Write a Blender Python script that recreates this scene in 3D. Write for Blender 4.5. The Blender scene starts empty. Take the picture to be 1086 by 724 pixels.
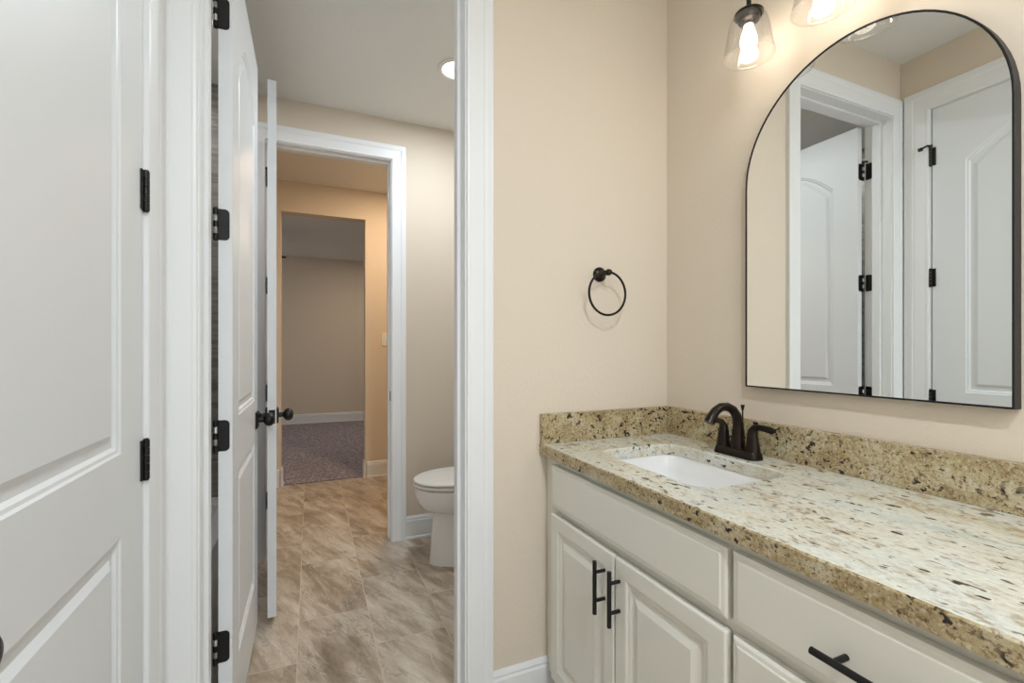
import bpy, bmesh, math, random
from mathutils import Vector, Matrix
random.seed(7)
PI = math.pi
scene = bpy.context.scene
COL = scene.collection

# ------------------------------------------------------------------ camera, world, exposure
cam_data = bpy.data.cameras.new('camera')
cam_data.sensor_width = 36.0
cam_data.lens = 490.85 / 1086 * 36
cam_data.shift_y = 7.54 / 1086
cam_data.clip_start = 0.02
cam = bpy.data.objects.new('camera', cam_data)
COL.objects.link(cam)
cam.location = (0, 0, 1.2017)
cam.rotation_euler = (PI / 2, 0, -0.4115)
scene.camera = cam

scene.view_settings.view_transform = 'Standard'
scene.view_settings.look = 'None'
scene.view_settings.gamma = 1
scene.view_settings.use_curve_mapping = False
scene.view_settings.exposure = 0.0

world = bpy.data.worlds.new('sky')
scene.world = world
world.use_nodes = True
bg = world.node_tree.nodes['Background']
bg.inputs[0].default_value = (0.90, 0.95, 1.0, 1)
bg.inputs[1].default_value = 2.5          # daylight outside the windows

BULB_L = 22      # vanity bulbs
HALL_L = 22       # unseen hall ceiling lamps, added for fill (W each)
TOILET_L = 13
MID_L = 17

def area(name, loc, rot, size, power, color, size_y=None, shape='DISK'):
    d = bpy.data.lights.new(name, 'AREA')
    d.shape = shape
    d.size = size
    if size_y: d.size_y = size_y
    d.energy = power
    d.color = color
    o = bpy.data.objects.new(name, d)
    o.location = loc; o.rotation_euler = rot
    COL.objects.link(o)
    return o

def portal(name, loc, rot, sx, sy):
    o = area(name, loc, rot, sx, 1, (1, 1, 1), sy, 'RECTANGLE')
    o.data.cycles.is_portal = True
    return o

# ------------------------------------------------------------------ materials
def srgb(r, g, b):
    f = lambda v: (v / 255 / 12.92) if v / 255 <= 0.04045 else ((v / 255 + 0.055) / 1.055) ** 2.4
    return (f(r), f(g), f(b), 1)

def mat(name, col, rough=0.5, metal=0.0, bump=None, spec=0.5, coat=0.0):
    m = bpy.data.materials.new(name); m.use_nodes = True
    nt = m.node_tree; b = nt.nodes['Principled BSDF']
    b.inputs['Base Color'].default_value = col
    b.inputs['Roughness'].default_value = rough
    b.inputs['Metallic'].default_value = metal
    b.inputs['Specular IOR Level'].default_value = spec
    b.inputs['Coat Weight'].default_value = coat
    if bump:
        scale, strength, dist = bump
        tc = nt.nodes.new('ShaderNodeTexCoord')
        n = nt.nodes.new('ShaderNodeTexNoise'); n.inputs['Scale'].default_value = scale
        n.inputs['Detail'].default_value = 3
        bp = nt.nodes.new('ShaderNodeBump'); bp.inputs['Strength'].default_value = strength
        bp.inputs['Distance'].default_value = dist
        nt.links.new(tc.outputs['Object'], n.inputs['Vector'])
        nt.links.new(n.outputs['Fac'], bp.inputs['Height'])
        nt.links.new(bp.outputs['Normal'], b.inputs['Normal'])
    return m

M = {}
M['paint'] = mat('beige_wall_paint', srgb(217, 205, 188), 0.65, bump=(90, 0.22, 0.004))
M['ceiling'] = mat('ceiling_paint', srgb(228, 228, 224), 0.85, bump=(60, 0.3, 0.004))
M['door'] = mat('white_door_paint', srgb(221, 225, 228), 0.42)
M['trim'] = mat('white_trim_paint', srgb(229, 231, 232), 0.38)
M['cabinet'] = mat('white_cabinet_paint', srgb(223, 222, 213), 0.38)
M['black'] = mat('black_hardware', srgb(24, 23, 23), 0.42, 0.35)
M['bronze'] = mat('dark_bronze', srgb(42, 35, 31), 0.30, 0.75)
M['porcelain'] = mat('white_porcelain', srgb(238, 238, 238), 0.08, coat=0.5)
M['plastic'] = mat('white_plastic', srgb(232, 230, 224), 0.35)
M['chrome'] = mat('chrome', srgb(210, 210, 212), 0.12, 1.0)
M['rubber'] = mat('dark_rubber', srgb(30, 29, 28), 0.8)
M['tub'] = mat('tub_acrylic', srgb(222, 222, 222), 0.2)
M['slot'] = mat('brushed_pin', srgb(190, 190, 188), 0.4, 0.6)
M['blade'] = mat('dark_wood_blade', srgb(52, 40, 32), 0.5)
M['mirror'] = mat('mirror_glass', (0.90, 0.92, 0.91, 1), 0.0, 1.0)

def nodes(m): return m.node_tree.nodes, m.node_tree.links, m.node_tree.nodes['Principled BSDF']
def ramp(ns, stops):
    r = ns.new('ShaderNodeValToRGB'); e = r.color_ramp.elements
    while len(e) > 1: e.remove(e[-1])
    e[0].position, e[0].color = stops[0]
    for p, c in stops[1:]:
        x = e.new(p); x.color = c
    return r
def mixc(ns, ls, fac, a, b, mode='MIX'):
    x = ns.new('ShaderNodeMix'); x.data_type = 'RGBA'; x.blend_type = mode
    for key, v in (('Factor', fac), ('A', a), ('B', b)):
        sock = [i for i in x.inputs if i.name == key and i.type == ('VALUE' if key == 'Factor' else 'RGBA')][0]
        if hasattr(v, 'is_linked') or isinstance(v, bpy.types.NodeSocket): ls.new(v, sock)
        else: sock.default_value = v
    return [o for o in x.outputs if o.type == 'RGBA'][0]

# granite ---------------------------------------------------------
def granite(name, shaded):  # one stone in two copies: lit tone for top, shaded tone for uprights
    m = mat(name, (1, 1, 1, 1), 0.16, spec=0.6)
    ns, ls, b = nodes(m)
    tc = ns.new('ShaderNodeTexCoord')
    def noise(scale, detail=4, rough=0.6, st=1.0, loc=(0, 0, 0), dist=0.0):
        n = ns.new('ShaderNodeTexNoise'); n.inputs['Scale'].default_value = scale
        n.inputs['Detail'].default_value = detail; n.inputs['Roughness'].default_value = rough
        n.inputs['Distortion'].default_value = dist
        g = ns.new('ShaderNodeMapping'); g.inputs['Scale'].default_value = (1, 1 / st, 1); g.inputs['Location'].default_value = loc
        ls.new(tc.outputs['Object'], g.inputs['Vector']); ls.new(g.outputs['Vector'], n.inputs['Vector'])
        return n.outputs['Fac']
    def mask(src, lo, hi, k=1.0):
        r = ramp(ns, [(lo, (0, 0, 0, 1)), (hi, (1, 1, 1, 1))]); ls.new(src, r.inputs[0])
        f = ns.new('ShaderNodeMath'); f.operation = 'MULTIPLY'; f.inputs[1].default_value = k; ls.new(r.outputs[0], f.inputs[0])
        return f.outputs[0]
    def mul(a, b_):
        f = ns.new('ShaderNodeMath'); f.operation = 'MULTIPLY'; ls.new(a, f.inputs[0]); ls.new(b_, f.inputs[1]); return f.outputs[0]
    dark = srgb(40, 29, 24)
    if shaded:
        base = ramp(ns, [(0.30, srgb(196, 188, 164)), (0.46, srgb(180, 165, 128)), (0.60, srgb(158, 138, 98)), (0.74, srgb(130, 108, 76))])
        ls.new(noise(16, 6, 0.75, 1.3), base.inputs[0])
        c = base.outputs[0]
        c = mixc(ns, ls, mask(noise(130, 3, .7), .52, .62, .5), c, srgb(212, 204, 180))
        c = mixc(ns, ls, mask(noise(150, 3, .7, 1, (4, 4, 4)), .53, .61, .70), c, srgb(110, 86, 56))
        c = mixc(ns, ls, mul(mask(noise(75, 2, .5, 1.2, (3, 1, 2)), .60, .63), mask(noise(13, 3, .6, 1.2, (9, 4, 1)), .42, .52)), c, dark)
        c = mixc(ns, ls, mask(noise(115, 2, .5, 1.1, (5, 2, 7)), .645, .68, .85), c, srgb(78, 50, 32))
    else:
        base = ramp(ns, [(0.30, srgb(190, 196, 190)), (0.44, srgb(214, 216, 206)), (0.56, srgb(210, 206, 188)), (0.68, srgb(186, 172, 140))])
        ls.new(noise(10, 6, 0.72, 2.4), base.inputs[0])
        c = base.outputs[0]
        c = mixc(ns, ls, mask(noise(140, 3, .7, 1.6), .52, .64, .35), c, srgb(164, 158, 140))
        c = mixc(ns, ls, mask(noise(120, 3, .7, 1.6, (7, 7, 1)), .52, .64, .45), c, srgb(232, 232, 224))
        vein = mask(noise(7, 4, .65, 2.2, (2, 5, 1)), .46, .60)
        c = mixc(ns, ls, mul(mask(noise(48, 5, .75, 2.2, (1, 8, 3)), .50, .60, .85), vein), c, srgb(150, 124, 84))
        c = mixc(ns, ls, mul(mask(noise(62, 2, .5, 2.0, (3, 1, 2)), .635, .67), mask(noise(9, 3, .6, 2, (9, 4, 1)), .42, .52)), c, dark)
        c = mixc(ns, ls, mask(noise(88, 2, .5, 2.2, (5, 2, 7)), .645, .69, .75), c, srgb(104, 84, 62))
    ls.new(c, b.inputs['Base Color'])
    return m
M['granite'] = granite('granite_pale_lit', False)
M['granite_shaded'] = granite('granite_golden_shaded', True)  # same stone as the top; shade on upright faces put in its colour

# floor tile -------------------------------------------------------
def floor_tile():
    m = mat('stone_look_floor_tile', (1, 1, 1, 1), 0.32)
    ns, ls, b = nodes(m)
    tc = ns.new('ShaderNodeTexCoord')
    mp = ns.new('ShaderNodeMapping'); mp.inputs['Rotation'].default_value = (0, 0, -PI / 2)
    mp.inputs['Location'].default_value = (0.08, -0.045, 0)
    ls.new(tc.outputs['Object'], mp.inputs['Vector'])
    br = ns.new('ShaderNodeTexBrick'); br.inputs['Scale'].default_value = 1
    br.inputs['Mortar Size'].default_value = 0.0016; br.inputs['Mortar Smooth'].default_value = 0.3
    br.inputs['Brick Width'].default_value = 0.58; br.inputs['Row Height'].default_value = 0.29
    br.offset = 0.5; br.offset_frequency = 2
    br.inputs['Color1'].default_value = (0.0, 0.0, 0.0, 1); br.inputs['Color2'].default_value = (1, 1, 1, 1)
    br.inputs['Mortar'].default_value = (0.5, 0.5, 0.5, 1)
    ls.new(mp.outputs['Vector'], br.inputs['Vector'])
    # per tile shift of the vein pattern
    sh = ns.new('ShaderNodeVectorMath'); sh.operation = 'MULTIPLY_ADD'
    ls.new(br.outputs['Color'], sh.inputs[0]); sh.inputs[1].default_value = (7, 13, 3)
    ls.new(tc.outputs['Object'], sh.inputs[2])
    g = ns.new('ShaderNodeMapping'); g.vector_type = 'TEXTURE'; g.inputs['Rotation'].default_value = (0, 0, 0.38); g.inputs['Scale'].default_value = (0.22, 1.0, 1)
    ls.new(sh.outputs[0], g.inputs['Vector'])
    n1 = ns.new('ShaderNodeTexNoise'); n1.inputs['Scale'].default_value = 2.3; n1.inputs['Detail'].default_value = 7
    n1.inputs['Roughness'].default_value = 0.62; n1.inputs['Distortion'].default_value = 0.35
    ls.new(g.outputs['Vector'], n1.inputs['Vector'])
    r1 = ramp(ns, [(0.30, srgb(136, 120, 101)), (0.44, srgb(164, 149, 130)), (0.54, srgb(188, 175, 158)), (0.68, srgb(208, 199, 186))])
    ls.new(n1.outputs['Fac'], r1.inputs[0])
    # thin veins: |noise-0.5|
    n2 = ns.new('ShaderNodeTexNoise'); n2.inputs['Scale'].default_value = 1.7; n2.inputs['Detail'].default_value = 5
    n2.inputs['Distortion'].default_value = 0.5
    ls.new(g.outputs['Vector'], n2.inputs['Vector'])
    a = ns.new('ShaderNodeMath'); a.operation = 'SUBTRACT'; a.inputs[1].default_value = 0.5; ls.new(n2.outputs['Fac'], a.inputs[0])
    a2 = ns.new('ShaderNodeMath'); a2.operation = 'ABSOLUTE'; ls.new(a.outputs[0], a2.inputs[0])
    r2 = ramp(ns, [(0.0, (1, 1, 1, 1)), (0.011, (0, 0, 0, 1))]); ls.new(a2.outputs[0], r2.inputs[0])
    f = ns.new('ShaderNodeMath'); f.operation = 'MULTIPLY'; f.inputs[1].default_value = 0.42; ls.new(r2.outputs[0], f.inputs[0])
    c = mixc(ns, ls, f.outputs[0], r1.outputs[0], srgb(118, 102, 84))
    n3 = ns.new('ShaderNodeTexNoise'); n3.inputs['Scale'].default_value = 2.6; n3.inputs['Detail'].default_value = 5
    n3.inputs['Distortion'].default_value = 0.5
    ls.new(g.outputs['Vector'], n3.inputs['Vector'])
    a = ns.new('ShaderNodeMath'); a.operation = 'SUBTRACT'; a.inputs[1].default_value = 0.47; ls.new(n3.outputs['Fac'], a.inputs[0])
    a2 = ns.new('ShaderNodeMath'); a2.operation = 'ABSOLUTE'; ls.new(a.outputs[0], a2.inputs[0])
    r3 = ramp(ns, [(0.0, (1, 1, 1, 1)), (0.009, (0, 0, 0, 1))]); ls.new(a2.outputs[0], r3.inputs[0])
    f = ns.new('ShaderNodeMath'); f.operation = 'MULTIPLY'; f.inputs[1].default_value = 0.45; ls.new(r3.outputs[0], f.inputs[0])
    c = mixc(ns, ls, f.outputs[0], c, srgb(222, 212, 196))
    gf = ns.new('ShaderNodeMath'); gf.operation = 'MULTIPLY'; gf.inputs[1].default_value = 0.6; ls.new(br.outputs['Fac'], gf.inputs[0])
    c = mixc(ns, ls, gf.outputs[0], c, srgb(214, 204, 188))
    ls.new(c, b.inputs['Base Color'])
    bp = ns.new('ShaderNodeBump'); bp.inputs['Strength'].default_value = 0.3; bp.inputs['Distance'].default_value = 0.001; bp.invert = True
    ls.new(br.outputs['Fac'], bp.inputs['Height']); ls.new(bp.outputs['Normal'], b.inputs['Normal'])
    return m
M['floor'] = floor_tile()

def carpet():
    m = mat('grey_carpet', (1, 1, 1, 1), 0.95, spec=0.1)
    ns, ls, b = nodes(m)
    tc = ns.new('ShaderNodeTexCoord')
    n = ns.new('ShaderNodeTexNoise'); n.inputs['Scale'].default_value = 55; n.inputs['Detail'].default_value = 6; n.inputs['Roughness'].default_value = 0.85
    ls.new(tc.outputs['Object'], n.inputs['Vector'])
    r = ramp(ns, [(0.36, srgb(86, 80, 86)), (0.50, srgb(145, 137, 145)), (0.62, srgb(208, 200, 208))])
    ls.new(n.outputs['Fac'], r.inputs[0]); ls.new(r.outputs[0], b.inputs['Base Color'])
    bp = ns.new('ShaderNodeBump'); bp.inputs['Strength'].default_value = 0.8; bp.inputs['Distance'].default_value = 0.01
    ls.new(n.outputs['Fac'], bp.inputs['Height']); ls.new(bp.outputs['Normal'], b.inputs['Normal'])
    return m
M['carpet'] = carpet()

def shower_tile():
    m = mat('grey_wood_look_wall_tile', (1, 1, 1, 1), 0.35)
    ns, ls, b = nodes(m)
    tc = ns.new('ShaderNodeTexCoord')
    sp = ns.new('ShaderNodeSeparateXYZ'); ls.new(tc.outputs['Object'], sp.inputs[0])
    ad = ns.new('ShaderNodeMath'); ad.operation = 'ADD'; ls.new(sp.outputs[0], ad.inputs[0]); ls.new(sp.outputs[1], ad.inputs[1])
    cb = ns.new('ShaderNodeCombineXYZ'); ls.new(ad.outputs[0], cb.inputs[0]); ls.new(sp.outputs[2], cb.inputs[1])
    br = ns.new('ShaderNodeTexBrick'); br.inputs['Scale'].default_value = 1; br.inputs['Brick Width'].default_value = 0.6
    br.inputs['Row Height'].default_value = 0.3; br.inputs['Mortar Size'].default_value = 0.002
    br.inputs['Color1'].default_value = srgb(150, 146, 140); br.inputs['Color2'].default_value = srgb(128, 124, 118); br.inputs['Mortar'].default_value = srgb(92, 89, 85)
    ls.new(cb.outputs[0], br.inputs['Vector'])
    g = ns.new('ShaderNodeMapping'); g.inputs['Scale'].default_value = (2, 2, 14); ls.new(tc.outputs['Object'], g.inputs['Vector'])
    n = ns.new('ShaderNodeTexNoise'); n.inputs['Scale'].default_value = 2.5; n.inputs['Detail'].default_value = 6; n.inputs['Distortion'].default_value = 1.0
    ls.new(g.outputs['Vector'], n.inputs['Vector'])
    r = ramp(ns, [(0.35, (0.55, 0.54, 0.52, 1)), (0.6, (1.1, 1.1, 1.08, 1))]); ls.new(n.outputs['Fac'], r.inputs[0])
    c = mixc(ns, ls, 0.8, br.outputs['Color'], r.outputs[0], 'MULTIPLY')
    ls.new(c, b.inputs['Base Color'])
    return m
M['tile'] = shower_tile()

def glass(name, tint, bumpy=False, k=0.10):
    m = bpy.data.materials.new(name); m.use_nodes = True
    nt = m.node_tree; ns, ls = nt.nodes, nt.links
    ns.remove(ns['Principled BSDF']); out = ns['Material Output']
    t = ns.new('ShaderNodeBsdfTransparent'); t.inputs[0].default_value = tint
    g = ns.new('ShaderNodeBsdfGlossy'); g.inputs['Roughness'].default_value = 0.06
    lw = ns.new('ShaderNodeLayerWeight'); lw.inputs[0].default_value = 0.35
    mu = ns.new('ShaderNodeMath'); mu.operation = 'MULTIPLY_ADD'; mu.inputs[1].default_value = 0.32; mu.inputs[2].default_value = 0.02
    ls.new(lw.outputs['Facing'], mu.inputs[0])
    mx = ns.new('ShaderNodeMixShader'); ls.new(mu.outputs[0], mx.inputs[0]); ls.new(t.outputs[0], mx.inputs[1]); ls.new(g.outputs[0], mx.inputs[2])
    if bumpy:
        tc = ns.new('ShaderNodeTexCoord'); v = ns.new('ShaderNodeTexVoronoi'); v.inputs['Scale'].default_value = 160
        ls.new(tc.outputs['Object'], v.inputs['Vector'])
        r = ramp(ns, [(0.12, (1, 1, 1, 1)), (0.30, (0, 0, 0, 1))]); ls.new(v.outputs['Distance'], r.inputs[0])
        b = ns.new('ShaderNodeBump'); b.inputs['Strength'].default_value = 0.6; b.inputs['Distance'].default_value = 0.001
        ls.new(r.outputs[0], b.inputs['Height']); ls.new(b.outputs[0], g.inputs['Normal'])
    ls.new(mx.outputs[0], out.inputs['Surface'])
    return m
M['shade'] = glass('seeded_clear_glass', (0.97, 0.97, 0.97, 1), True)
M['pane'] = glass('window_glass', (0.98, 0.98, 0.98, 1))

def emit(name, col, s):
    m = bpy.data.materials.new(name); m.use_nodes = True
    nt = m.node_tree; b = nt.nodes['Principled BSDF']
    b.inputs['Base Color'].default_value = (0.9, 0.9, 0.9, 1)
    b.inputs['Emission Color'].default_value = col; b.inputs['Emission Strength'].default_value = s
    return m
WARM = (1.0, 0.80, 0.58)
M['bulb'] = emit('lit_bulb', (1.0, 0.88, 0.72, 1), BULB_L)
M['lens'] = emit('lit_diffuser', (1, 0.96, 0.90, 1), 6)

# ------------------------------------------------------------------ helpers
def obj(name, bm, m, parent=None, smooth=False, loc=None, rot=None, bevel=0, segs=2, kind=None):
    me = bpy.data.meshes.new(name)
    bmesh.ops.recalc_face_normals(bm, faces=bm.faces)
    bm.to_mesh(me); bm.free()
    me.materials.append(m)
    if smooth:
        for p in me.polygons: p.use_smooth = True
    o = bpy.data.objects.new(name, me)
    COL.objects.link(o)
    if smooth == 'auto':
        me.set_sharp_from_angle(angle=math.radians(35))
    if bevel:
        b = o.modifiers.new('bevel', 'BEVEL'); b.width = bevel; b.segments = segs; b.limit_method = 'ANGLE'; b.angle_limit = math.radians(40)
    if parent: o.parent = parent
    if loc: o.location = loc
    if rot: o.rotation_euler = rot
    if kind: o['kind'] = kind
    return o

def thing(name, label, cat, loc=(0, 0, 0), rotz=0, group=None, kind=None):
    o = bpy.data.objects.new(name, None); COL.objects.link(o)
    o.location = loc; o.rotation_euler = (0, 0, rotz)
    o['label'] = label
    if cat: o['category'] = cat
    if group: o['group'] = group
    if kind: o['kind'] = kind
    o.empty_display_size = 0.1
    return o

def struct(name, bm, m, label=None, **k):
    o = obj(name, bm, m, kind='structure', **k)
    if label: o['label'] = label
    return o

def box(bm, x0, x1, y0, y1, z0, z1, mtx=None):
    vs = [bm.verts.new((x, y, z)) for x in (x0, x1) for y in (y0, y1) for z in (z0, z1)]
    if mtx: 
        for v in vs: v.co = mtx @ v.co
    for f in ((0, 1, 3, 2), (4, 6, 7, 5), (0, 4, 5, 1), (2, 3, 7, 6), (0, 2, 6, 4), (1, 5, 7, 3)):
        bm.faces.new([vs[i] for i in f])
    return vs

def B(*boxes):
    bm = bmesh.new()
    for b in boxes: box(bm, *b)
    return bm

def frame_of(d):
    d = d.normalized()
    up = Vector((0, 0, 1)) if abs(d.z) < 0.9 else Vector((1, 0, 0))
    a = d.cross(up).normalized(); b = a.cross(d).normalized()
    return a, b

def tube(bm, pts, radii, seg=16, closed=False, caps=True, flat=None):
    """sweep a circle (or ellipse: flat = list of vertical squash) along pts"""
    pts = [Vector(p) for p in pts]; n = len(pts)
    if not isinstance(radii, (list, tuple)): radii = [radii] * n
    rings = []; prev = None
    for i, p in enumerate(pts):
        if closed: d = pts[(i + 1) % n] - pts[i - 1]
        else: d = pts[min(i + 1, n - 1)] - pts[max(i - 1, 0)]
        d.normalize()
        if prev is None: a, b = frame_of(d)
        else:
            a = prev - d * prev.dot(d); a.normalize(); b = a.cross(d)
        prev = a
        fl = flat[i] if flat else 1
        rings.append([bm.verts.new(p + a * math.cos(2 * PI * k / seg) * radii[i] + b * math.sin(2 * PI * k / seg) * radii[i] * fl) for k in range(seg)])
    m = n if closed else n - 1
    for i in range(m):
        r0, r1 = rings[i], rings[(i + 1) % n]
        for k in range(seg):
            bm.faces.new((r0[k], r0[(k + 1) % seg], r1[(k + 1) % seg], r1[k]))
    if caps and not closed:
        bm.faces.new(rings[0]); bm.faces.new(rings[-1])

def lathe(bm, prof, center=(0, 0, 0), axis='Z', seg=32, close_ends=True):
    """prof: (r, h) list"""
    c = Vector(center)
    def P(r, h, a):
        x, y = r * math.cos(a), r * math.sin(a)
        return c + {'Z': Vector((x, y, h)), 'X': Vector((h, x, y)), 'Y': Vector((x, h, y))}[axis]
    rings = [[bm.verts.new(P(r, h, 2 * PI * k / seg)) for k in range(seg)] for r, h in prof]
    for i in range(len(rings) - 1):
        for k in range(seg):
            bm.faces.new((rings[i][k], rings[i][(k + 1) % seg], rings[i + 1][(k + 1) % seg], rings[i + 1][k]))
    if close_ends:
        for r in (rings[0], rings[-1]): bm.faces.new(r)

def loft(bm, rings, caps=True):
    R = [[bm.verts.new(p) for p in r] for r in rings]
    n = len(R[0])
    for i in range(len(R) - 1):
        for k in range(n):
            bm.faces.new((R[i][k], R[i][(k + 1) % n], R[i + 1][(k + 1) % n], R[i + 1][k]))
    if caps: bm.faces.new(R[0]); bm.faces.new(R[-1])
    return R

def panel_shape(x0, x1, z0, z1, arch=0.0, inset=0.0, n=14):
    """closed outline in (x, z), optional arched top rising by arch above z1 at the middle"""
    x0 += inset; x1 -= inset; z0 += inset; z1 -= inset
    pts = [(x0, z0), (x1, z0)]
    if arch <= 0: return pts + [(x1, z1), (x0, z1)]
    w = (x1 - x0) / 2; cx = (x0 + x1) / 2
    for i in range(n + 1):
        t = 1 - 2 * i / n
        pts.append((cx + w * t, z1 + arch * (1 - abs(t) ** 1.75)))
    return pts

def relief_face(bm, outline, panels, y, sgn, steps, inner=None):
    """flat face at y with recessed panels; steps: (inset, depth) list; sgn = outward direction along y"""
    def loop(pts, yy): 
        vs = [bm.verts.new((p[0], yy, p[1])) for p in pts]
        es = [bm.edges.new((vs[i], vs[(i + 1) % len(vs)])) for i in range(len(vs))]
        return vs, es
    ov, oe = loop(outline, y)
    alle = list(oe)
    for p in panels:
        pv, pe = loop(panel_shape(*p), y)
        alle += pe
        prev = pv
        for ins, dep in steps:
            nv = [bm.verts.new((q[0], y - sgn * dep, q[1])) for q in panel_shape(*p, inset=ins)]
            for i in range(len(nv)):
                bm.faces.new((prev[i], prev[(i + 1) % len(nv)], nv[(i + 1) % len(nv)], nv[i]))
            prev = nv
        bm.faces.new(prev)
    bmesh.ops.triangle_fill(bm, edges=alle, use_beauty=True)
    return ov

def panel_slab(bm, x0, x1, y0, y1, z0, z1, panels, steps, both=True):
    out = [(x0, z0), (x1, z0), (x1, z1), (x0, z1)]
    a = relief_face(bm, out, panels, y1, 1, steps)
    b = relief_face(bm, out, panels if both else [], y0, -1, steps)
    for i in range(4):
        bm.faces.new((a[i], a[(i + 1) % 4], b[(i + 1) % 4], b[i]))

# ------------------------------------------------------------------ dimensions
XL, XR = -0.345, 1.283           # hall left / mirror wall
YW0, YW1 = 1.42, 1.54           # wall with towel ring
YF0, YF1 = 2.946, 3.066         # far wall of the toilet room
YM0, YM1 = 4.50, 4.62           # wall of the middle room
YB = 8.1
YBACK = -2.0
ZH, ZT, ZM, ZB = 2.70, 2.63, 2.67, 2.66
XTUB = -1.12
A0, A1, AZ = -0.261, 0.455, 2.405      # doorway A (finished opening)
F0, F1, FZ = -0.225, 0.462, 2.375      # far doorway
D0, D1, DZ = 0.542, 1.289, 2.400       # closed door in left wall (Y range)
C0, C1, CZ = -0.232, 0.472, 2.402      # drywall opening to bedroom
J = 0.018

# ------------------------------------------------------------------ structure
struct('floor', B((-1.7, 2.0, YBACK - 0.12, YM0 + 0.02, -0.05, 0)), M['floor'])
struct('floor_carpet', B((-3.1, 2.6, YM0 + 0.02, YB + 0.12, -0.05, 0.008)), M['carpet'])
struct('ceiling_hall', B((XL - 0.12, XR + 0.12, YBACK - 0.12, YW0 + 0.02, ZH, ZH + 0.08)), M['ceiling'])
struct('ceiling_toilet_room', B((XTUB - 0.12, XR + 0.12, YW0 + 0.021, YF0 + 0.02, ZT, ZT + 0.08)), M['ceiling'])
struct('ceiling_passage', B((-1.7, 2.0, YF0 + 0.021, YM0 + 0.02, ZM, ZM + 0.08)), M['ceiling'])
struct('ceiling_bedroom', B((-3.1, 2.6, YM0 + 0.021, YB + 0.12, ZB, ZB + 0.08)), M['ceiling'])

def wall_y(name, x0, x1, y0, y1, z1, hole=None, m=None):
    m = m or M['paint']
    if not hole: return struct(name, B((x0, x1, y0, y1, 0, z1)), m)
    h0, h1, hz0, hz1 = hole
    bm = bmesh.new()
    xs = [x0, h0, h1, x1]; zs = sorted(set([0, hz0, hz1, z1]))
    # one connected slab: front and back grids with the cell of the hole left out
    def grid(y):
        return {(i, j): bm.verts.new((x, y, z)) for i, x in enumerate(xs) for j, z in enumerate(zs)}
    A, Bk = grid(y0), grid(y1)
    jh = zs.index(hz0)
    nx, nz = len(xs) - 1, len(zs) - 1
    solid = lambda i, j: 0 <= i < nx and 0 <= j < nz and not (i == 1 and j == jh)
    for i in range(nx):
        for j in range(nz):
            if not solid(i, j): continue
            for G in (A, Bk): bm.faces.new((G[i, j], G[i + 1, j], G[i + 1, j + 1], G[i, j + 1]))
            for di, dj, e in ((-1, 0, ((i, j), (i, j + 1))), (1, 0, ((i + 1, j), (i + 1, j + 1))), (0, -1, ((i, j), (i + 1, j))), (0, 1, ((i, j + 1), (i + 1, j + 1)))):
                if not solid(i + di, j + dj):
                    bm.faces.new((A[e[0]], A[e[1]], Bk[e[1]], Bk[e[0]]))
    return struct(name, bm, m)
def wall_x(name, y0, y1, x0, x1, z1, hole=None, m=None):
    o = wall_y(name, y0, y1, x0, x1, z1, hole, m)
    for v in o.data.vertices: v.co = (v.co.y, v.co.x, v.co.z)
    o.data.flip_normals()
    return o

wall_y('wall_towel_side', XTUB - 0.12, XR + 0.12, YW0, YW1, 2.76, (A0 - J, A1 + J, 0, AZ + J))
wall_x('wall_left', YBACK, YW0 - 0.001, XL - 0.12, XL, 2.76, (D0 - J, D1 + J, 0, DZ + J))
wall_x('wall_right', YBACK, YW0 - 0.001, XR, XR + 0.12, 2.76)
wall_y('wall_back', XL - 0.12, XR + 0.12, YBACK - 0.12, YBACK - 0.001, 2.76, (-0.2, 1.15, 0.25, 2.45))
wall_x('wall_toilet_right', YW1 + 0.001, YF0 - 0.001, XR, XR + 0.12, 2.70)
wall_x('wall_tub_left', YW1 + 0.001, YF0 - 0.001, XTUB - 0.12, XTUB, 2.70)
wall_y('wall_far', XTUB - 0.12, XR + 0.12, YF0, YF1, 2.74, (F0 - J, F1 + J, 0, FZ + J))
wall_x('wall_passage_left', YF1 + 0.001, YM0 - 0.001, -1.62, -1.5, 2.74)
wall_x('wall_passage_right', YF1 + 0.001, YM0 - 0.001, 1.5, 1.62, 2.74)
wall_y('wall_passage_side', -1.7, -1.241, YF0, YF1, 2.74)
wall_y('wall_passage_edge', 1.404, 1.7, YF0, YF1, 2.74)
wall_y('wall_bedroom_side', -3.0, 2.5, YM0, YM1, 2.74, (C0, C1, 0, CZ))
wall_y('wall_bedroom_back', -3.0, 2.5, YB, YB + 0.12, 2.74)
wall_x('wall_bedroom_left', YM1 + 0.001, YB - 0.001, -3.12, -3.0, 2.74, (5.6, 7.2, 0.7, 2.2))
wall_x('wall_bedroom_right', YM1 + 0.001, YB - 0.001, 2.5, 2.62, 2.74)
# shower tile, full height in the tub alcove
struct('trim_1', B((XTUB, XL + 0.03, YF0 - 0.012, YF0 - 0.0005, 0.05, ZT), (XTUB + 0.0005, XTUB + 0.012, YW1 + 0.012, YF0 - 0.012, 0.05, ZT),
                   (XTUB, XL + 0.03, YW1 + 0.0005, YW1 + 0.012, 0.05, ZT)), M['tile'], 'grey stone-look wall tile around the bathtub alcove')

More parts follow.
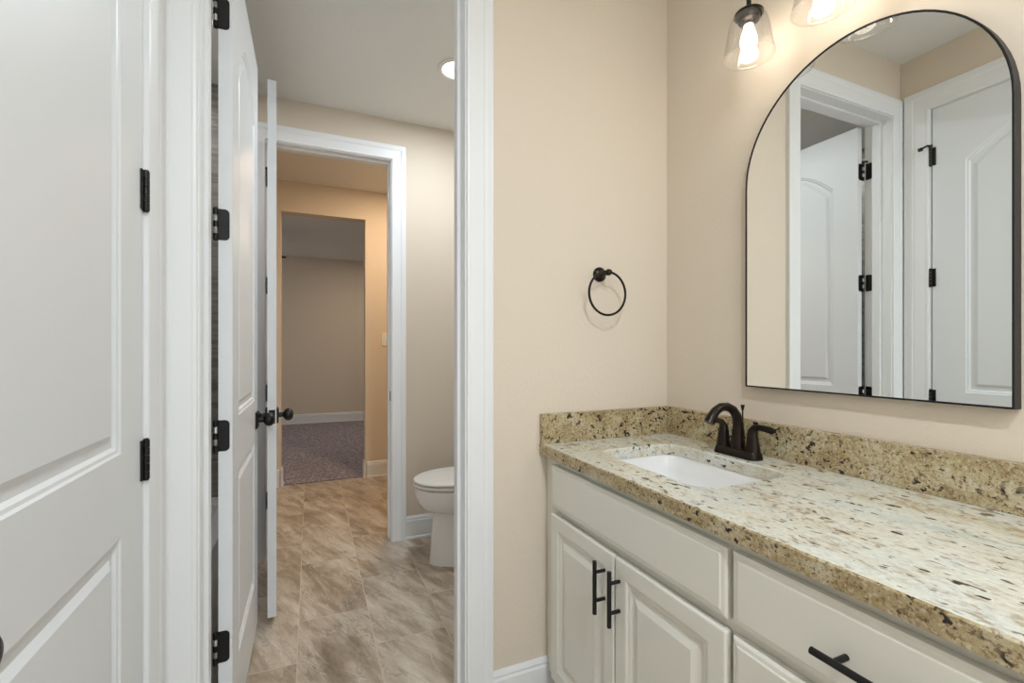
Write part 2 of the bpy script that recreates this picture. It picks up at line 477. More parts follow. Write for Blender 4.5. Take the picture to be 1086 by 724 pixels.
# windows that bring the daylight; the hall one is unseen, added for light
def window(name, x0, x1, z0, z1, y0, y1, mtx=None):
    e = thing(name, 'window', None, kind='structure')
    t = 0.045; m_ = (z0 + z1) / 2
    bm = B((x0, x0 + t, y0, y1, z0, z1), (x1 - t, x1, y0, y1, z0, z1), (x0 + t, x1 - t, y0, y1, z0, z0 + t), (x0 + t, x1 - t, y0, y1, z1 - t, z1), (x0 + t, x1 - t, y0, y1, m_ - .02, m_ + .02))
    pane = B((x0 + t, x1 - t, (y0 + y1) / 2 - .003, (y0 + y1) / 2 + .003, z0 + t, z1 - t))
    if mtx:
        bm.transform(mtx); pane.transform(mtx)
    obj('window_frame', bm, M['trim'], e); obj('pane', pane, M['pane'], e)
    return e
w1 = window('window_1', -0.2, 1.15, 0.25, 2.45, YBACK - 0.10, YBACK - 0.04)
w1['label'] = 'unseen white framed window added behind the viewer to light the hall'
SW = Matrix(((0, 1, 0, 0), (1, 0, 0, 0), (0, 0, 1, 0), (0, 0, 0, 1)))
w2 = window('window_2', 5.6, 7.2, 0.7, 2.2, -3.09, -3.03, SW)
w2['label'] = 'white framed window in the bedroom side wall'
portal('daylight_portal_hall', (0.475, YBACK - 0.13, 1.35), (PI / 2, 0, 0), 1.35, 2.2)
portal('daylight_portal_bedroom', (-3.14, 6.4, 1.45), (0, -PI / 2, 0), 1.5, 1.6)

# ------------------------------------------------------------------ casings and jambs
CW = 0.086
CPROF = [(0.0, 0.0), (0.0, 0.0085), (0.002, 0.010), (0.008, 0.0112), (0.012, 0.0104), (0.030, 0.0116), (0.054, 0.0134), (0.058, 0.0160), (0.066, 0.0172), (0.078, 0.0172), (0.083, 0.0168), (CW, 0.0175), (CW, 0.0)]
def casing(bm, o0, o1, oz, plane, sgn, swap=False, reveal=0.005, k_=1.0):
    rings = []
    for k in range(4):
        r = []
        for s, t in CPROF:
            s = s * k_ + reveal
            x = (o0 - s) if k < 2 else (o1 + s)
            z = 0.0 if k in (0, 3) else oz + s
            y = plane + sgn * t
            r.append((y, x, z) if swap else (x, y, z))
        rings.append(r)
    loft(bm, rings)
def jamb(bm, o0, o1, oz, y0, y1, stop=None, swap=False):
    def bx(x0, x1, ya, yb, z0, z1):
        if swap: box(bm, ya, yb, x0, x1, z0, z1)
        else: box(bm, x0, x1, ya, yb, z0, z1)
    bx(o0 - J, o0, y0, y1, 0, oz + J); bx(o1, o1 + J, y0, y1, 0, oz + J); bx(o0, o1, y0, y1, oz, oz + J)
    if stop:
        s0, s1 = stop
        bx(o0, o0 + .011, s0, s1, 0, oz - .011); bx(o1 - .011, o1, s0, s1, 0, oz - .011); bx(o0, o1, s0, s1, oz - .011, oz)

bm = bmesh.new(); jamb(bm, A0, A1, AZ, YW0, YW1, (YW1 - .036 - .036, YW1 - .036))
casing(bm, A0, A1, AZ, YW0, -1); casing(bm, A0, A1, AZ, YW1, 1)
trimA = struct('trim_2', bm, M['trim'], 'white moulded door casing beside the towel ring wall')
bm = bmesh.new(); jamb(bm, F0, F1, FZ, YF0, YF1, (YF0 + .046, YF0 + .082))
casing(bm, F0, F1, FZ, YF0, -1); casing(bm, F0, F1, FZ, YF1, 1)
trimF = struct('trim_3', bm, M['trim'], 'white moulded casing of the far doorway left of the toilet')
bm = bmesh.new(); jamb(bm, D0, D1, DZ, XL - 0.12, XL, (XL - .076, XL - .040), swap=True)
casing(bm, D0, D1, DZ, XL, 1, swap=True, k_=1.18)
trimD = struct('trim_4', bm, M['trim'], 'white moulded casing of the closed panel door')
# strike plate on the far jamb
obj('strike_plate', B((F1 - .0015, F1 + .0005, YF0 + .008, YF0 + .036, .875, .935)), M['black'], trimF, bevel=.0006)
obj('strike_plate', B((A1 - .0015, A1 + .0005, YW1 - .034, YW1 - .006, .875, .935)), M['black'], trimA, bevel=.0006)

# baseboards
def baseboard(name, p0, p1, h=0.142, shoe=True):
    """wall on the left when walking p0 -> p1 ... profile pushed to the right side"""
    p0, p1 = Vector((*p0, 0)), Vector((*p1, 0)); d = (p1 - p0).normalized(); n = Vector((d.y, -d.x, 0))
    prof = [(0, 0), (.018, 0), (.018, .010), (.0125, .017), (.0125, h - .030), (.009, h - .022), (.010, h - .015), (.005, h - .003), (.003, h), (0, h)]
    bm = bmesh.new()
    loft(bm, [[p + n * (t + .0004) + Vector((0, 0, z + .0003)) for t, z in prof] for p in (p0, p1)])
    return struct(name, bm, M['trim'])
co = CW + 0.005
baseboard('baseboard_towel_side', (A1 + co, YW0), (0.80, YW0))
baseboard('baseboard_far', (F1 + co, YF0), (XR, YF0))
baseboard('baseboard_toilet_right', (XR, YF0 - .02), (XR, YW1 + .02))
baseboard('baseboard_toilet_near', (XR - .02, YW1), (A1 + co, YW1))
baseboard('baseboard_left', (XL, YBACK), (XL, D0 - co))
baseboard('baseboard_passage_right', (C1 + .015, YM0), (1.5, YM0), .150)
baseboard('baseboard_passage_left', (-1.5, YM0), (C0 - .015, YM0), .150)
baseboard('baseboard_opening_right', (C1, YM1), (C1, YM0 - .015), .150)
baseboard('baseboard_opening_left', (C0, YM0 - .015), (C0, YM1), .150)
baseboard('baseboard_bedroom', (-3.0, YB), (2.5, YB), .155)

# ------------------------------------------------------------------ doors
HZ = [0.347 + 0.605 * k for k in range(4)]
STEPS = [(.004, .0035), (.010, .0045), (.016, .010), (.030, .010), (.044, .0025)]
def hinge_mesh(z, s, slots=False):
    """barrel at the local origin, plate on the leaf's hinge edge; s = +1/-1 side of the pin"""
    bm = bmesh.new(); r = .0068
    n = 5; hh = .089; seg = hh / n
    for k in range(n):
        if slots and k in (1, 3): continue
        z0 = z - hh / 2 + k * seg
        lathe(bm, [(r - .0006, z0 + .0004), (r, z0 + .0010), (r, z0 + seg - .0010), (r - .0006, z0 + seg - .0004)], seg=14)
    lathe(bm, [(.0035, z - hh / 2 - .003), (.0055, z - hh / 2 - .002), (.0055, z - hh / 2), (.0030, z - hh / 2 + .001)], seg=10)
    lathe(bm, [(.0030, z + hh / 2 - .001), (.0055, z + hh / 2), (.0055, z + hh / 2 + .002), (.0035, z + hh / 2 + .003)], seg=10)
    return bm
def plate_mesh(x0, x1, s, z, rr=.012, w0=.0, w1=.034):
    """rounded plate lying in the local y-z plane"""
    pts = []
    h2 = .0445
    pts += [(w0, z - h2)]
    for a in range(0, 91, 15):
        t = math.radians(a); pts.append((w1 - rr + rr * math.sin(t), z - h2 + rr - rr * math.cos(t)))
    for a in range(0, 91, 15):
        t = math.radians(a); pts.append((w1 - rr + rr * math.cos(t), z + h2 - rr + rr * math.sin(t)))
    pts += [(w0, z + h2)]
    bm = bmesh.new()
    loft(bm, [[(x, -s * p[0], p[1]) for p in pts] for x in (x0, x1)])
    for k, (yy, zz) in enumerate(((.014, .028), (.026, .006), (.014, -.028))):
        lathe(bm, [(.0034, x0 - .0006), (.0034, x0 + .0002)], (0, -s * yy, z + zz), 'X', 12)
    return bm

def knob(parent, x, y, s, z, tall=False, backset_edge=None):
    """egg knob on a square rosette; s = outward side along local y"""
    e = obj('door_knob', bmesh_knob(x, y, s, z), M['black'], parent, smooth='auto')
    return e
def bmesh_knob(x, y, s, z):
    bm = bmesh.new()
    prof = [(.012, 0), (.0115, .006), (.0105, .018), (.0115, .024), (.019, .028), (.0255, .034), (.028, .042), (.0275, .050), (.024, .057), (.017, .062), (.008, .0645), (.001, .065)]
    lathe(bm, [(r, y + s * h) for r, h in prof], (x, 0, z), 'Y', 28)
    return bm
def rosette(x, y, s, z):
    bm = bmesh.new()
    a = .033
    rings = []
    for k, (q, h) in enumerate(((a, 0), (a, .006), (a - .004, .009), (a - .012, .0095))):
        rings.append([(x + q * cx, y + s * h, z + q * cz) for cx, cz in ((-1, -1), (1, -1), (1, 1), (-1, 1))])
    loft(bm, rings)
    return bm

def make_door(name, label, w, pin, rotz, s, ztop, stop_bumper=True, zbot=.035, slots=False):
    """s=+1: leaf lies on local -y side of the pin (opens towards +y); s=-1 mirrored"""
    e = thing(name, label, None, (*pin, 0), rotz, kind='structure')
    g = .006
    y0, y1 = (-g - .035, -g) if s > 0 else (g, g + .035)
    x0, x1 = .004, w
    p0, p1 = x0 + .128, x1 - .118
    bm = bmesh.new()
    panel_slab(bm, x0, x1, y0, y1, zbot, ztop, [(p0, p1, .245, .825), (p0, p1, .992, 2.105, .135)], STEPS)
    leaf = obj('door_leaf', bm, M['door'], e)
    for k, z in enumerate(HZ):
        hg = obj('hinge', hinge_mesh(z, s, slots), M['black'], e, smooth='auto')
        obj('hinge_plate', plate_mesh(x0 - .0018, x0, s, z), M['black'], hg)
        obj('hinge_pin', pin_mesh(z), M['slot'], hg, smooth=True)
    if stop_bumper:
        z = HZ[3] + .046
        bm = bmesh.new()
        tube(bm, [(0, 0, z), (0, 0, z + .014)], .0075, 12)
        tube(bm, [(0, 0, z + .007), (-.008, s * .012, z + .012), (-.018, s * .020, z + .006), (-.026, s * .027, z - .001)], [.0055, .0052, .0046, .0046], 10)
        tube(bm, [(-.024, s * .025, z - .001), (-.034, s * .035, z - .005)], [.0095, .0088], 14)
        obj('hinge_pin_stop', bm, M['black'], e, smooth='auto')
    kx = w - .062
    for side, yy in ((1, y1), (-1, y0)):
        r = obj('rosette', rosette(kx, yy, side, .905), M['black'], e)
        obj('door_knob', bmesh_knob(kx, yy + side * .004, side, .905), M['black'], r, smooth='auto')
    ym = (y0 + y1) / 2
    bm = B((x1 - .0002, x1 + .0012, ym - .0125, ym + .0125, .905 - .030, .905 + .030), (x1, x1 + .009, ym - .006, ym + .006, .905 - .009, .905 + .009))
    obj('latch_plate', bm, M['black'], e, bevel=.0008)
    return e
def pin_mesh(z):
    bm = bmesh.new()
    tube(bm, [(0, 0, z - .046), (0, 0, z + .046)], .0045, 12)
    return bm

make_door('door_1', 'closed white two-panel door with black hinges nearest the viewer at left', .743, (XL + .006, D1 - .001), -PI / 2, 1, 2.398, zbot=.015)
make_door('door_2', 'open white arched-panel door with four black hinge plates on its edge', .705, (A0 + .0145, YW1 + .006), PI / 2 + .0, 1, 2.40, slots=True)
make_door('door_3', 'farther open white door seen edge-on in front of the passage', .683, (F0 + .006, YF0 - .006), -math.radians(86.3), -1, 2.368)
# jamb-side hinge plates of the open doors
for z in HZ:
    pm = plate_mesh(-.0005, .0015, 1, z, w1=.032); pm.transform(Matrix.Translation((A0 + .0003, YW1, 0)))
    obj('hinge_plate', pm, M['black'], trimA)
    pm = plate_mesh(-.0005, .0015, -1, z, w1=.032); pm.transform(Matrix.Translation((F0 + .0003, YF0, 0)))
    obj('hinge_plate', pm, M['black'], trimF)
    # closed door: slim wings at both sides of the barrel
    bm = B((XL - .0005, XL + .0035, D1 - .020, D1 - .004, z - .0445, z + .0445), (XL - .0005, XL + .0035, D1 + .002, D1 + .010, z - .0445, z + .0445))
    obj('hinge_plate', bm, M['black'], trimD)

# ------------------------------------------------------------------ vanity
VX = 0.752      # face frame front
FX = 0.730      # front of doors/drawers
van = thing('vanity_cabinet', 'long white vanity cabinet with raised panel doors under the granite counter', 'cabinet', (XR - .27, 0.46, 0))
def vobj(name, bm, m, parent, **k):
    """build in world coordinates, shift into the parent's frame"""
    bm.transform(Matrix.Translation(-Vector(van.location)))
    return obj(name, bm, m, parent, **k)
YV0 = -0.42; YV1 = YW0 - .002
vobj('carcass', B((VX, XR - .002, YV0, YV1, .10, .60), (VX, VX + .02, YV0, YV1, .60, .8405), (XR - .022, XR - .002, YV0, YV1, .60, .8405),
                  (VX + .02, XR - .022, YV0, YV0 + .018, .60, .8405), (VX + .02, XR - .022, YV1 - .018, YV1, .60, .8405), (VX + .02, XR - .022, .60, .618, .60, .8405)), M['cabinet'], van)
vobj('toe_kick', B((VX + .07, XR - .01, YV0 + .01, YV1, 0.0005, .10)), M['cabinet'], van)
def rot_front(bm):
    # local (x=width, y=outward, z) -> world: outward = -X ; width along -Y
    bm.transform(Matrix(((0, -1, 0, FX), (-1, 0, 0, 0), (0, 0, 1, 0), (0, 0, 0, 1))))
CAB_STEPS = [(.004, .004), (.012, .005), (.016, .009), (.022, .009), (.044, .001)]
def cab_door(y0, y1, z0, z1, hy, parent=van):
    bm = bmesh.new()
    panel_slab(bm, -y1, -y0, -.020, 0, z0, z1, [(-y1 + .046, -y0 - .046, z0 + .046, z1 - .046)], CAB_STEPS, both=False)
    # eased outer edge
    rot_front(bm)
    d = vobj('cabinet_door', bm, M['cabinet'], parent, bevel=.005, segs=3)
    bm = bmesh.new()
    hz0, hz1 = .492, .633
    tube(bm, [(FX - .032, hy, hz0), (FX - .032, hy, hz1)], .0058, 16)
    for z in (.527, .603): tube(bm, [(FX - .032, hy, z), (FX + .001, hy, z)], .0048, 14)
    vobj('handle', bm, M['black'], d, smooth='auto')
    return d
def drawer(name, y0, y1, z0, z1, handle=True):
    bm = bmesh.new()
    rings = []
    for q, h in ((0, .020), (0, .006), (.005, .003), (.012, .002), (.015, 0)):
        rings.append([(FX + h, y0 + q, z0 + q), (FX + h, y1 - q, z0 + q), (FX + h, y1 - q, z1 - q), (FX + h, y0 + q, z1 - q)])
    loft(bm, rings)
    d = vobj(name, bm, M['cabinet'], van)
    if handle:
        yc, zc = (y0 + y1) / 2, (z0 + z1) / 2 - .006
        bm = bmesh.new()
        tube(bm, [(FX - .032, yc - .07, zc), (FX - .032, yc + .07, zc)], .0058, 16)
        for o in (-.038, .038): tube(bm, [(FX - .032, yc + o, zc), (FX + .001, yc + o, zc)], .0048, 14)
        vobj('handle', bm, M['black'], d, smooth='auto')
drawer('false_drawer_front', .650, 1.354, .681, .818, False)
cab_door(1.007, 1.354, .115, .659, 1.047)
cab_door(.650, 1.001, .115, .659, .981)
drawer('drawer', .150, .637, .681, .818)
drawer('drawer', .150, .637, .405, .659)
drawer('drawer', .150, .637, .115, .389)
drawer('false_drawer_front', -.40, .136, .681, .818, False)
cab_door(-.129, .136, .115, .659, -.09)
cab_door(-.40, -.135, .115, .659, -.17)

# countertop with sink cut-out
CT = .8763; CB = .841
def rrect(x0, x1, y0, y1, r, n=8):
    pts = []
    for cx, cy, a0 in ((x1 - r, y1 - r, 0), (x0 + r, y1 - r, 90), (x0 + r, y0 + r, 180), (x1 - r, y0 + r, 270)):
        for k in range(n + 1):
            a = math.radians(a0 + 90 * k / n); pts.append((cx + r * math.cos(a), cy + r * math.sin(a)))
    return pts
CX0 = XR - .5608; SX0, SX1, SY0, SY1 = .832, 1.142, .802, 1.243
bm = bmesh.new()
def loop(pts, z):
    vs = [bm.verts.new((p[0], p[1], z)) for p in pts]
    return vs, [bm.edges.new((vs[i], vs[(i + 1) % len(vs)])) for i in range(len(vs))]
e_ = .003
outs = [[(CX0, YV0), (XR - .001, YV0), (XR - .001, YW0 - .001), (CX0, YW0 - .001)]]
top_o = [(CX0 + e_, YV0), (XR - .001, YV0), (XR - .001, YW0 - .001), (CX0 + e_, YW0 - .001)]
ins = lambda q: rrect(SX0 - q, SX1 + q, SY0 - q, SY1 + q, .055 + q)
to, teo = loop(top_o, CT); ti, tei = loop(ins(.003), CT)
bmesh.ops.triangle_fill(bm, edges=teo + tei)
bo, beo = loop(outs[0], CB); bi, bei = loop(ins(0), CB)
bmesh.ops.triangle_fill(bm, edges=beo + bei)
mo, _ = loop(outs[0], CT - e_); mi, _ = loop(ins(0), CT - e_)
for a, b in ((to, mo), (mo, bo), (ti, mi), (mi, bi)):
    for i in range(len(a)): bm.faces.new((a[i], a[(i + 1) % len(a)], b[(i + 1) % len(b)], b[i]))
bmesh.ops.remove_doubles(bm, verts=bm.verts, dist=1e-5)
bm.normal_update()
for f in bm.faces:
    f.material_index = 1 if all(v.co.x < CX0 + e_ + .0005 for v in f.verts) else 0  # front edge takes the copy with shade in its colour
counter = obj('countertop', bm, M['granite'], None)
counter.data.materials.append(M['granite_shaded'])
counter['label'] = 'speckled granite countertop with rounded rectangular sink cut-out on the vanity'; counter['category'] = 'countertop'
BS = .978
obj('backsplash', B((XR - .0205, XR - .0005, YV0, YW0 - .0005, CT, BS)), M['granite_shaded'], counter, bevel=.0015)
obj('backsplash', B((CX0 + .001, XR - .0205, YW0 - .0205, YW0 - .0005, CT, BS)), M['granite_shaded'], counter, bevel=.0015)

# sink
bm = bmesh.new()
rings = []
for q, z, r in ((.018, CB - .0005, .07), (.004, CB - .0005, .058), (.002, CB - .004, .056), (-.004, CB - .05, .052), (-.014, CB - .11, .05), (-.030, CB - .130, .045), (-.06, CB - .138, .03)):
    rings.append([(x, y, z) for x, y in rrect(SX0 - q, SX1 + q, SY0 - q, SY1 + q, max(r, .01))])
# outer shell
outer = [[(x, y, z) for x, y in rrect(SX0 - q, SX1 + q, SY0 - q, SY1 + q, r)] for q, z, r in ((-.04, CB - .150, .04), (-.002, CB - .12, .06), (.010, CB - .04, .065), (.018, CB - .012, .07))]
loft(bm, outer + rings)
sink = obj('sink_basin', bm, M['porcelain'], None, smooth='auto')
sink['label'] = 'white porcelain undermount sink basin set into the granite countertop'; sink['category'] = 'sink'
sxc, syc = (SX0 + SX1) / 2, (SY0 + SY1) / 2
bm = bmesh.new(); lathe(bm, [(.024, CB - .1385), (.024, CB - .1355), (.020, CB - .1345), (.012, CB - .136), (.001, CB - .136)], (sxc, syc, 0), seg=24)
obj('drain', bm, M['bronze'], sink, smooth='auto')

# faucet
FXC, FYC = 1.195, 1.018
fa = thing('bathroom_faucet', 'dark bronze two-handle arched faucet behind the sink', 'faucet', (FXC, FYC, CT + .0005))
bm = bmesh.new()
def stad(w, l, z):   # rounded rect centred, long in y
    return [(x, y, z) for x, y in rrect(-w, w, -l * .96, l * .96, w * .8, 6)]
loft(bm, [stad(.028, .080, 0), stad(.028, .080, .004), stad(.0245, .0765, .018), stad(.0225, .0745, .022), stad(.019, .071, .024)])
obj('base_plate', bm, M['bronze'], fa, smooth='auto')
bm = bmesh.new()
sp = [(0, 0, .018), (0.001, 0, .045), (.003, 0, .075), (.002, 0, .10), (-.006, 0, .122), (-.021, 0, .140), (-.044, 0, .150), (-.070, 0, .150), (-.092, 0, .139), (-.107, 0, .123), (-.117, 0, .106)]
tube(bm, sp, [.0225, .020, .0172, .0152, .0140, .0132, .0128, .0128, .0132, .0142, .0160], 20)
obj('spout', bm, M['bronze'], fa, smooth='auto')
bm = bmesh.new()
tube(bm, [(.021, 0, .10), (.021, 0, .140)], .0022, 10)
lathe(bm, [(.003, .136), (.0038, .140), (.0062, .151), (.0050, .153), (.001, .153)], (.021, 0, 0), seg=14)
tube(bm, [(.021, 0, .02), (.021, 0, .10)], .0022, 10)
obj('lift_rod', bm, M['bronze'], fa, smooth='auto')
for sg in (1, -1):
    bm = bmesh.new()
    y0 = sg * .053
    tube(bm, [(0, y0, .016), (0, y0, .04), (0, y0 * .98, .065), (0, y0 * .99, .082), (0, y0 + sg * .007, .092), (0, y0 + sg * .020, .0955), (0, y0 + sg * .040, .0945), (0, y0 + sg * .060, .0925), (0, y0 + sg * .074, .0935)],
         [.0215, .0185, .0155, .0135, .0110, .0090, .0095, .0100, .004], 18, flat=[1, 1, 1, 1, .8, .5, .35, .3, .3])
    obj('handle', bm, M['bronze'], fa, smooth='auto')

# ------------------------------------------------------------------ mirror
MY0, MY1, MZ0, MZ1 = .4335, 1.0417, 1.0827, 2.003
mr = (MY1 - MY0) / 2; mc = (MY0 + MY1) / 2
def arch_outline(ins, n=40):
    pts = [(MY0 + ins, MZ0 + ins), (MY1 - ins, MZ0 + ins)]
    r = mr - ins
    for k in range(n + 1):
        a = PI * k / n
        pts.append((mc + r * math.cos(a), MZ1 - mr + r * math.sin(a)))
    return pts
mir = thing('wall_mirror', 'arched wall mirror with thin black metal frame above the vanity', 'mirror', (XR, mc, MZ0))
T = Matrix.Translation(-Vector(mir.location))
bm = bmesh.new()
secs = [(0, XR - .0008), (0, XR - .027), (.001, XR - .028), (.0035, XR - .028), (.0042, XR - .0275), (.0042, XR - .0008)]
R = [[bm.verts.new((x, p[0], p[1])) for p in arch_outline(i)] for i, x in secs]
n = len(R[0])
for i in range(len(R)):
    a, b = R[i], R[(i + 1) % len(R)]
    for k in range(n): bm.faces.new((a[k], a[(k + 1) % n], b[(k + 1) % n], b[k]))
bm.transform(T); obj('mirror_frame', bm, M['black'], mir, smooth='auto')
bm = bmesh.new()
loft(bm, [[(x, p[0], p[1]) for p in arch_outline(.0043)] for x in (XR - .001, XR - .0255)])
bm.transform(T); obj('mirror_glass', bm, M['mirror'], mir)

# ------------------------------------------------------------------ vanity light
vl = thing('vanity_light', 'three-bulb wall light with clear seeded glass bell shades above the mirror', 'wall light', (XR, .748, 2.26))
LX = 1.174 - XR
bm = bmesh.new()
loft(bm, [[(x, y, z) for y, z in rrect(-.31 + q, .31 - q, .085 + q, .195 - q, .01, 4)] for x, q in ((-.0008, 0), (-.020, 0), (-.026, .006))])
obj('back_plate', bm, M['black'], vl, smooth='auto')
for k in (-1, 0, 1):
    yy = k * .214
    bm = bmesh.new()
    tube(bm, [(-.02, yy, .14), (-.07, yy, .140), (-.115, yy, .130), (LX - .006, yy, .108), (LX, yy, .07), (LX, yy, -.074)], .0065, 12)
    arm = obj('arm', bm, M['black'], vl, smooth='auto')
    bm = bmesh.new()
    lathe(bm, [(.008, -.074), (.014, -.076), (.036, -.078), (.039, -.081), (.039, -.087), (.030, -.088), (.028, -.104), (.018, -.108), (.016, -.116), (.001, -.116)], (LX, yy, 0), seg=28)
    obj('socket_cap', bm, M['bronze'], arm, smooth='auto')
    bm = bmesh.new()
    prof = [(.034, -.084), (.041, -.088), (.048, -.098), (.0535, -.115), (.0575, -.135), (.061, -.158), (.065, -.180), (.069, -.198), (.0715, -.207), (.0702, -.2068), (.0675, -.198), (.0635, -.180), (.0595, -.158), (.056, -.135), (.052, -.116), (.0468, -.100), (.040, -.090), (.034, -.087)]
    R_ = [[bm.verts.new((LX + r * math.cos(2 * PI * j / 40), yy + r * math.sin(2 * PI * j / 40), h)) for j in range(40)] for r, h in prof]
    for i in range(len(R_) - 1):
        for j in range(40): bm.faces.new((R_[i][j], R_[i][(j + 1) % 40], R_[i + 1][(j + 1) % 40], R_[i + 1][j]))
    obj('glass_shade', bm, M['shade'], vl, smooth=True)
    bm = bmesh.new()
    lathe(bm, [(.012, -.115), (.0125, -.121), (.017, -.136), (.0215, -.152), (.0225, -.163), (.0205, -.175), (.014, -.184), (.005, -.188), (.001, -.1885)], (LX, yy, 0), seg=24)
    obj('bulb', bm, M['bulb'], vl, smooth=True)

# ------------------------------------------------------------------ towel ring
tr = thing('towel_ring', 'dark bronze towel ring on a round post on the beige wall', 'towel ring', (.966, YW0, 1.471))
bm = bmesh.new()
lathe(bm, [(.0265, -.0006), (.0265, -.006), (.0225, -.011), (.019, -.013), (.013, -.016), (.0095, -.026), (.0085, -.040), (.0085, -.052), (.0115, -.055), (.0120, -.062), (.0095, -.068), (.001, -.070)], axis='Y', seg=32)
obj('mounting_post', bm, M['bronze'], tr, smooth='auto')
bm = bmesh.new()
rc = .0765
tube(bm, [(-.004 + rc * math.sin(a), -.0585 + .0, -.0745 + rc * math.cos(a)) for a in [2 * PI * k / 64 for k in range(64)]], .0042, 12, closed=True)
obj('ring', bm, M['bronze'], tr, smooth=True)

# ------------------------------------------------------------------ toilet
TY = 2.565
to_ = thing('toilet', 'white two-piece toilet with closed lid beside the far doorway', 'toilet', (.53, TY, 0.0005)); to_.scale = (1, 1, 1.05)
def egg(xf, xb, hw, z, n=40, p=2.35, split=.58):
    """front at xf, back at xb, widest nearer the back"""
    xm = xf + (xb - xf) * split
    pts = []
    for k in range(n):
        a = 2 * PI * k / n
        c, s = math.cos(a), math.sin(a)
        q = 2.1 if c < 0 else 3.2
        cx = math.copysign(abs(c) ** (2 / q), c); sy = math.copysign(abs(s) ** (2 / q), s)
        x = xm + (cx * (xb - xm) if c > 0 else cx * (xm - xf))
        pts.append((x, hw * sy, z))
    return pts
bm = bmesh.new()
loft(bm, [egg(.082, .66, .130, 0), egg(.083, .66, .129, .012), egg(.088, .65, .118, .05), egg(.094, .64, .110, .13), egg(.104, .62, .106, .21), egg(.104, .60, .110, .262), egg(.100, .60, .114, .272),
          egg(.070, .58, .142, .284), egg(.040, .55, .160, .303), egg(.020, .50, .175, .335), egg(.008, .48, .183, .368), egg(.004, .48, .185, .408), egg(.012, .475, .178, .413)])
obj('bowl', bm, M['porcelain'], to_, smooth='auto')
bm = bmesh.new(); loft(bm, [egg(.006, .47, .180, .4175), egg(-.002, .472, .188, .420), egg(-.002, .472, .188, .431), egg(.003, .47, .184, .434)])
obj('seat', bm, M['plastic'], to_, smooth='auto')
bm = bmesh.new(); loft(bm, [egg(.006, .475, .180, .4385), egg(-.003, .477, .189, .442), egg(-.002, .477, .188, .449), egg(.012, .470, .176, .457), egg(.06, .44, .14, .462)])
obj('lid', bm, M['plastic'], to_, smooth='auto')
bm = bmesh.new(); loft(bm, [[(x, y, z) for x, y in rrect(a, b, -w, w, .03, 6)] for a, b, w, z in ((.535, .735, .185, .395), (.520, .738, .205, .50), (.512, .740, .215, .745))])
box(bm, .50, .70, -.11, .11, .30, .398)
obj('tank', bm, M['porcelain'], to_, smooth='auto')
bm = bmesh.new(); loft(bm, [[(x, y, z) for x, y in rrect(a, b, -w, w, .03, 6)] for a, b, w, z in ((.505, .742, .220, .7455), (.503, .742, .222, .765), (.512, .738, .214, .775))])
obj('tank_lid', bm, M['porcelain'], to_, smooth='auto')
bm = bmesh.new(); tube(bm, [(.512, .15, .69), (.497, .15, .69)], .011, 14); tube(bm, [(.499, .15, .69), (.492, .12, .687), (.492, .075, .682)], [.006, .0055, .007], 12)
obj('flush_lever', bm, M['chrome'], to_, smooth='auto')
for sy in (-.118, .118):
    bm = bmesh.new(); lathe(bm, [(.013, .05), (.013, .058), (.009, .066), (.001, .068)], (.34, sy, 0), seg=14)
    obj('bolt_cap', bm, M['plastic'], to_, smooth='auto')

# ------------------------------------------------------------------ bathtub
tb = thing('bathtub', 'white alcove bathtub glimpsed in the gap behind the open door', 'bathtub', ((XTUB + XL) / 2, (YW1 + YF0) / 2, 0.0005))
hx = (XL - XTUB) / 2 - .014; hy = (YF0 - YW1) / 2 - .014; TZ = .40
bm = bmesh.new()
def rr(q, r, z): return [(x, y, z) for x, y in rrect(-hx + q, hx - q, -hy + q, hy - q, r, 6)]
loft(bm, [rr(.012, .005, 0), rr(.012, .005, TZ - .03), rr(0, .006, TZ - .02), rr(0, .006, TZ - .004), rr(.004, .01, TZ), rr(.07, .09, TZ), rr(.078, .09, TZ - .01), rr(.10, .10, .20), rr(.13, .11, .09), rr(.17, .10, .065)])
obj('tub_shell', bm, M['tub'], tb, smooth='auto')
bm = bmesh.new(); lathe(bm, [(.03, 0), (.03, -.006), (.022, -.012), (.001, -.012)], (0.0, hy - .085, .30), 'Y', 20)
obj('overflow_plate', bm, M['black'], tb, smooth='auto')
sv = thing('shower_valve', 'black shower valve handle on the grey tile above the bathtub', 'shower valve', (-.74, YF0 - .0125, 1.10))
bm = bmesh.new(); lathe(bm, [(.085, 0), (.085, -.006), (.07, -.012), (.03, -.014), (.026, -.045), (.02, -.05), (.001, -.05)], (0, 0, 0), 'Y', 28)
obj('escutcheon', bm, M['black'], sv, smooth='auto')
bm = bmesh.new(); tube(bm, [(0, -.045, 0), (-.03, -.05, -.04), (-.045, -.05, -.07)], [.010, .008, .007], 12); obj('lever', bm, M['black'], sv, smooth='auto')

# ------------------------------------------------------------------ small fixtures
sw = thing('light_switch', 'white single rocker light switch on the beige passage wall', 'light switch', (.655, YM0, 1.29))
obj('cover_plate', B((-.036, .036, -.006, -.0005, -.060, .060)), M['plastic'], sw, bevel=.002)
obj('rocker', B((-.016, .016, -.0095, -.006, -.033, .033)), M['trim'], sw, bevel=.001)

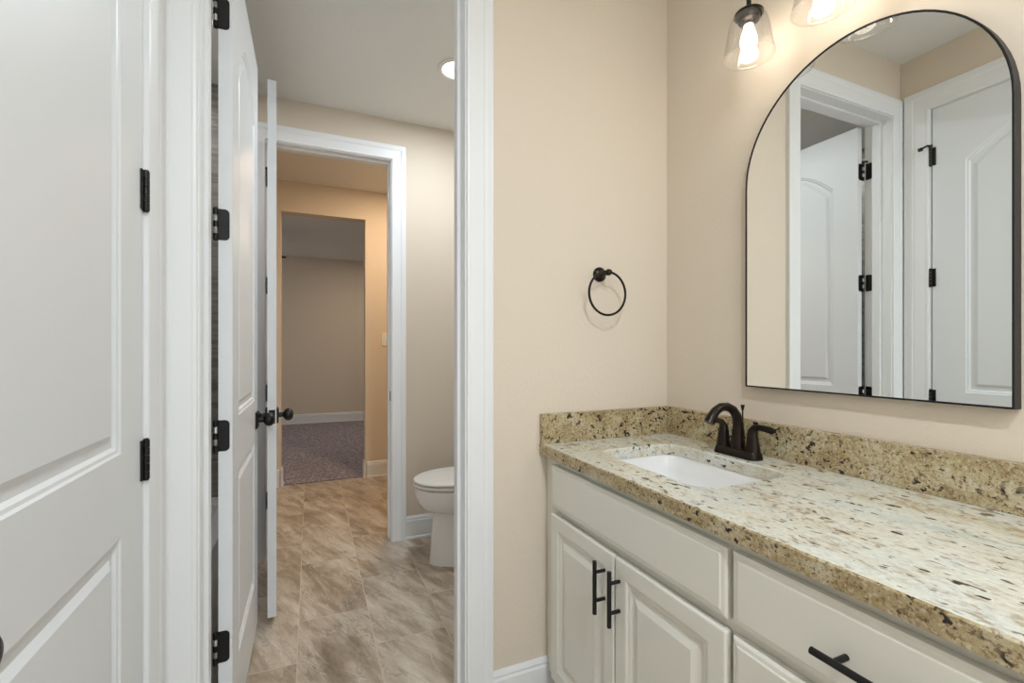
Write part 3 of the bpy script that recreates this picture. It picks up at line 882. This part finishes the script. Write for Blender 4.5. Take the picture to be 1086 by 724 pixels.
def downlight(label, x, y, z, power, color, r=.078, lum=None, group=None):
    t = thing('recessed_downlight', label, 'ceiling light', (x, y, z), group=group)
    bm = bmesh.new()
    prof = [(r - .006, -.0035), (r, -.009), (r + .012, -.010), (r + .020, -.006), (r + .022, -.0006), (r - .006, -.0006)]
    R_ = [[bm.verts.new((a * math.cos(2 * PI * j / 48), a * math.sin(2 * PI * j / 48), h)) for j in range(48)] for a, h in prof]
    for i in range(len(R_)):
        q = R_[(i + 1) % len(R_)]
        for j in range(48): bm.faces.new((R_[i][j], R_[i][(j + 1) % 48], q[(j + 1) % 48], q[j]))
    obj('trim_ring', bm, M['plastic'], t, smooth='auto')
    bm = bmesh.new(); lathe(bm, [(r - .0065, -.0008), (r - .0065, -.0050), (.001, -.0062)], seg=40)
    obj('diffuser', bm, M['lens'], t, smooth='auto')
    l = area('downlight_lamp', (x, y, z - .012), (0, 0, 0), r * 1.7, power, color)
    return t
downlight('round recessed ceiling light above the toilet, half hidden by the door casing', .690, 2.285, ZT, TOILET_L, (.86, .93, 1))
downlight('unseen round fill light added in the hall ceiling just behind the viewer', .28, -.35, ZH, HALL_L, (.85, .925, 1))  # added lamp, out of view, for neutral light in the hall
downlight('unseen round fill light added at the rear end of the hall', .28, -1.3, ZH, HALL_L, (.85, .925, 1))  # second out-of-view lamp added to fill the hall
downlight('round recessed ceiling light in the passage beyond the far doorway', .75, 3.75, ZM, MID_L, (1, .73, .47))

downlight('unseen round fill light added over the bathtub behind the open door', -.74, 2.30, ZT, 7.0, (1, .96, .92))  # added to brighten the tile in the door gap; no known fixture
downlight('unseen round fill light added in the bedroom beyond the passage', .9, 6.6, ZB, 16, (1, .84, .66))  # placed out of sight to light the bedroom warmly

# ceiling fan in the bedroom: only the tip of one blade shows
fn = thing('ceiling_fan', 'dark ceiling fan in the carpeted bedroom, one blade tip showing', 'ceiling fan', (-.93, 6.3, ZB))
bm = bmesh.new(); lathe(bm, [(.065, -.001), (.065, -.02), (.03, -.05), (.014, -.055), (.014, -.25), (.05, -.26), (.095, -.28), (.10, -.34), (.08, -.38), (.05, -.39), (.001, -.39)], seg=32)
obj('motor', bm, M['blade'], fn, smooth='auto')
for k in range(5):
    a = 2 * PI * k / 5
    bm = bmesh.new()
    pts = [(.16, -.05), (.60, -.068), (.655, -.05), (.665, 0), (.655, .05), (.60, .068), (.16, .05)]
    loft(bm, [[(x, y, z + y * .32) for x, y in pts] for z in (-.345, -.335)])
    box(bm, .09, .18, -.015, .015, -.335, -.328)
    bm.transform(Matrix.Rotation(a, 4, 'Z'))
    obj('blade', bm, M['blade'], fn)
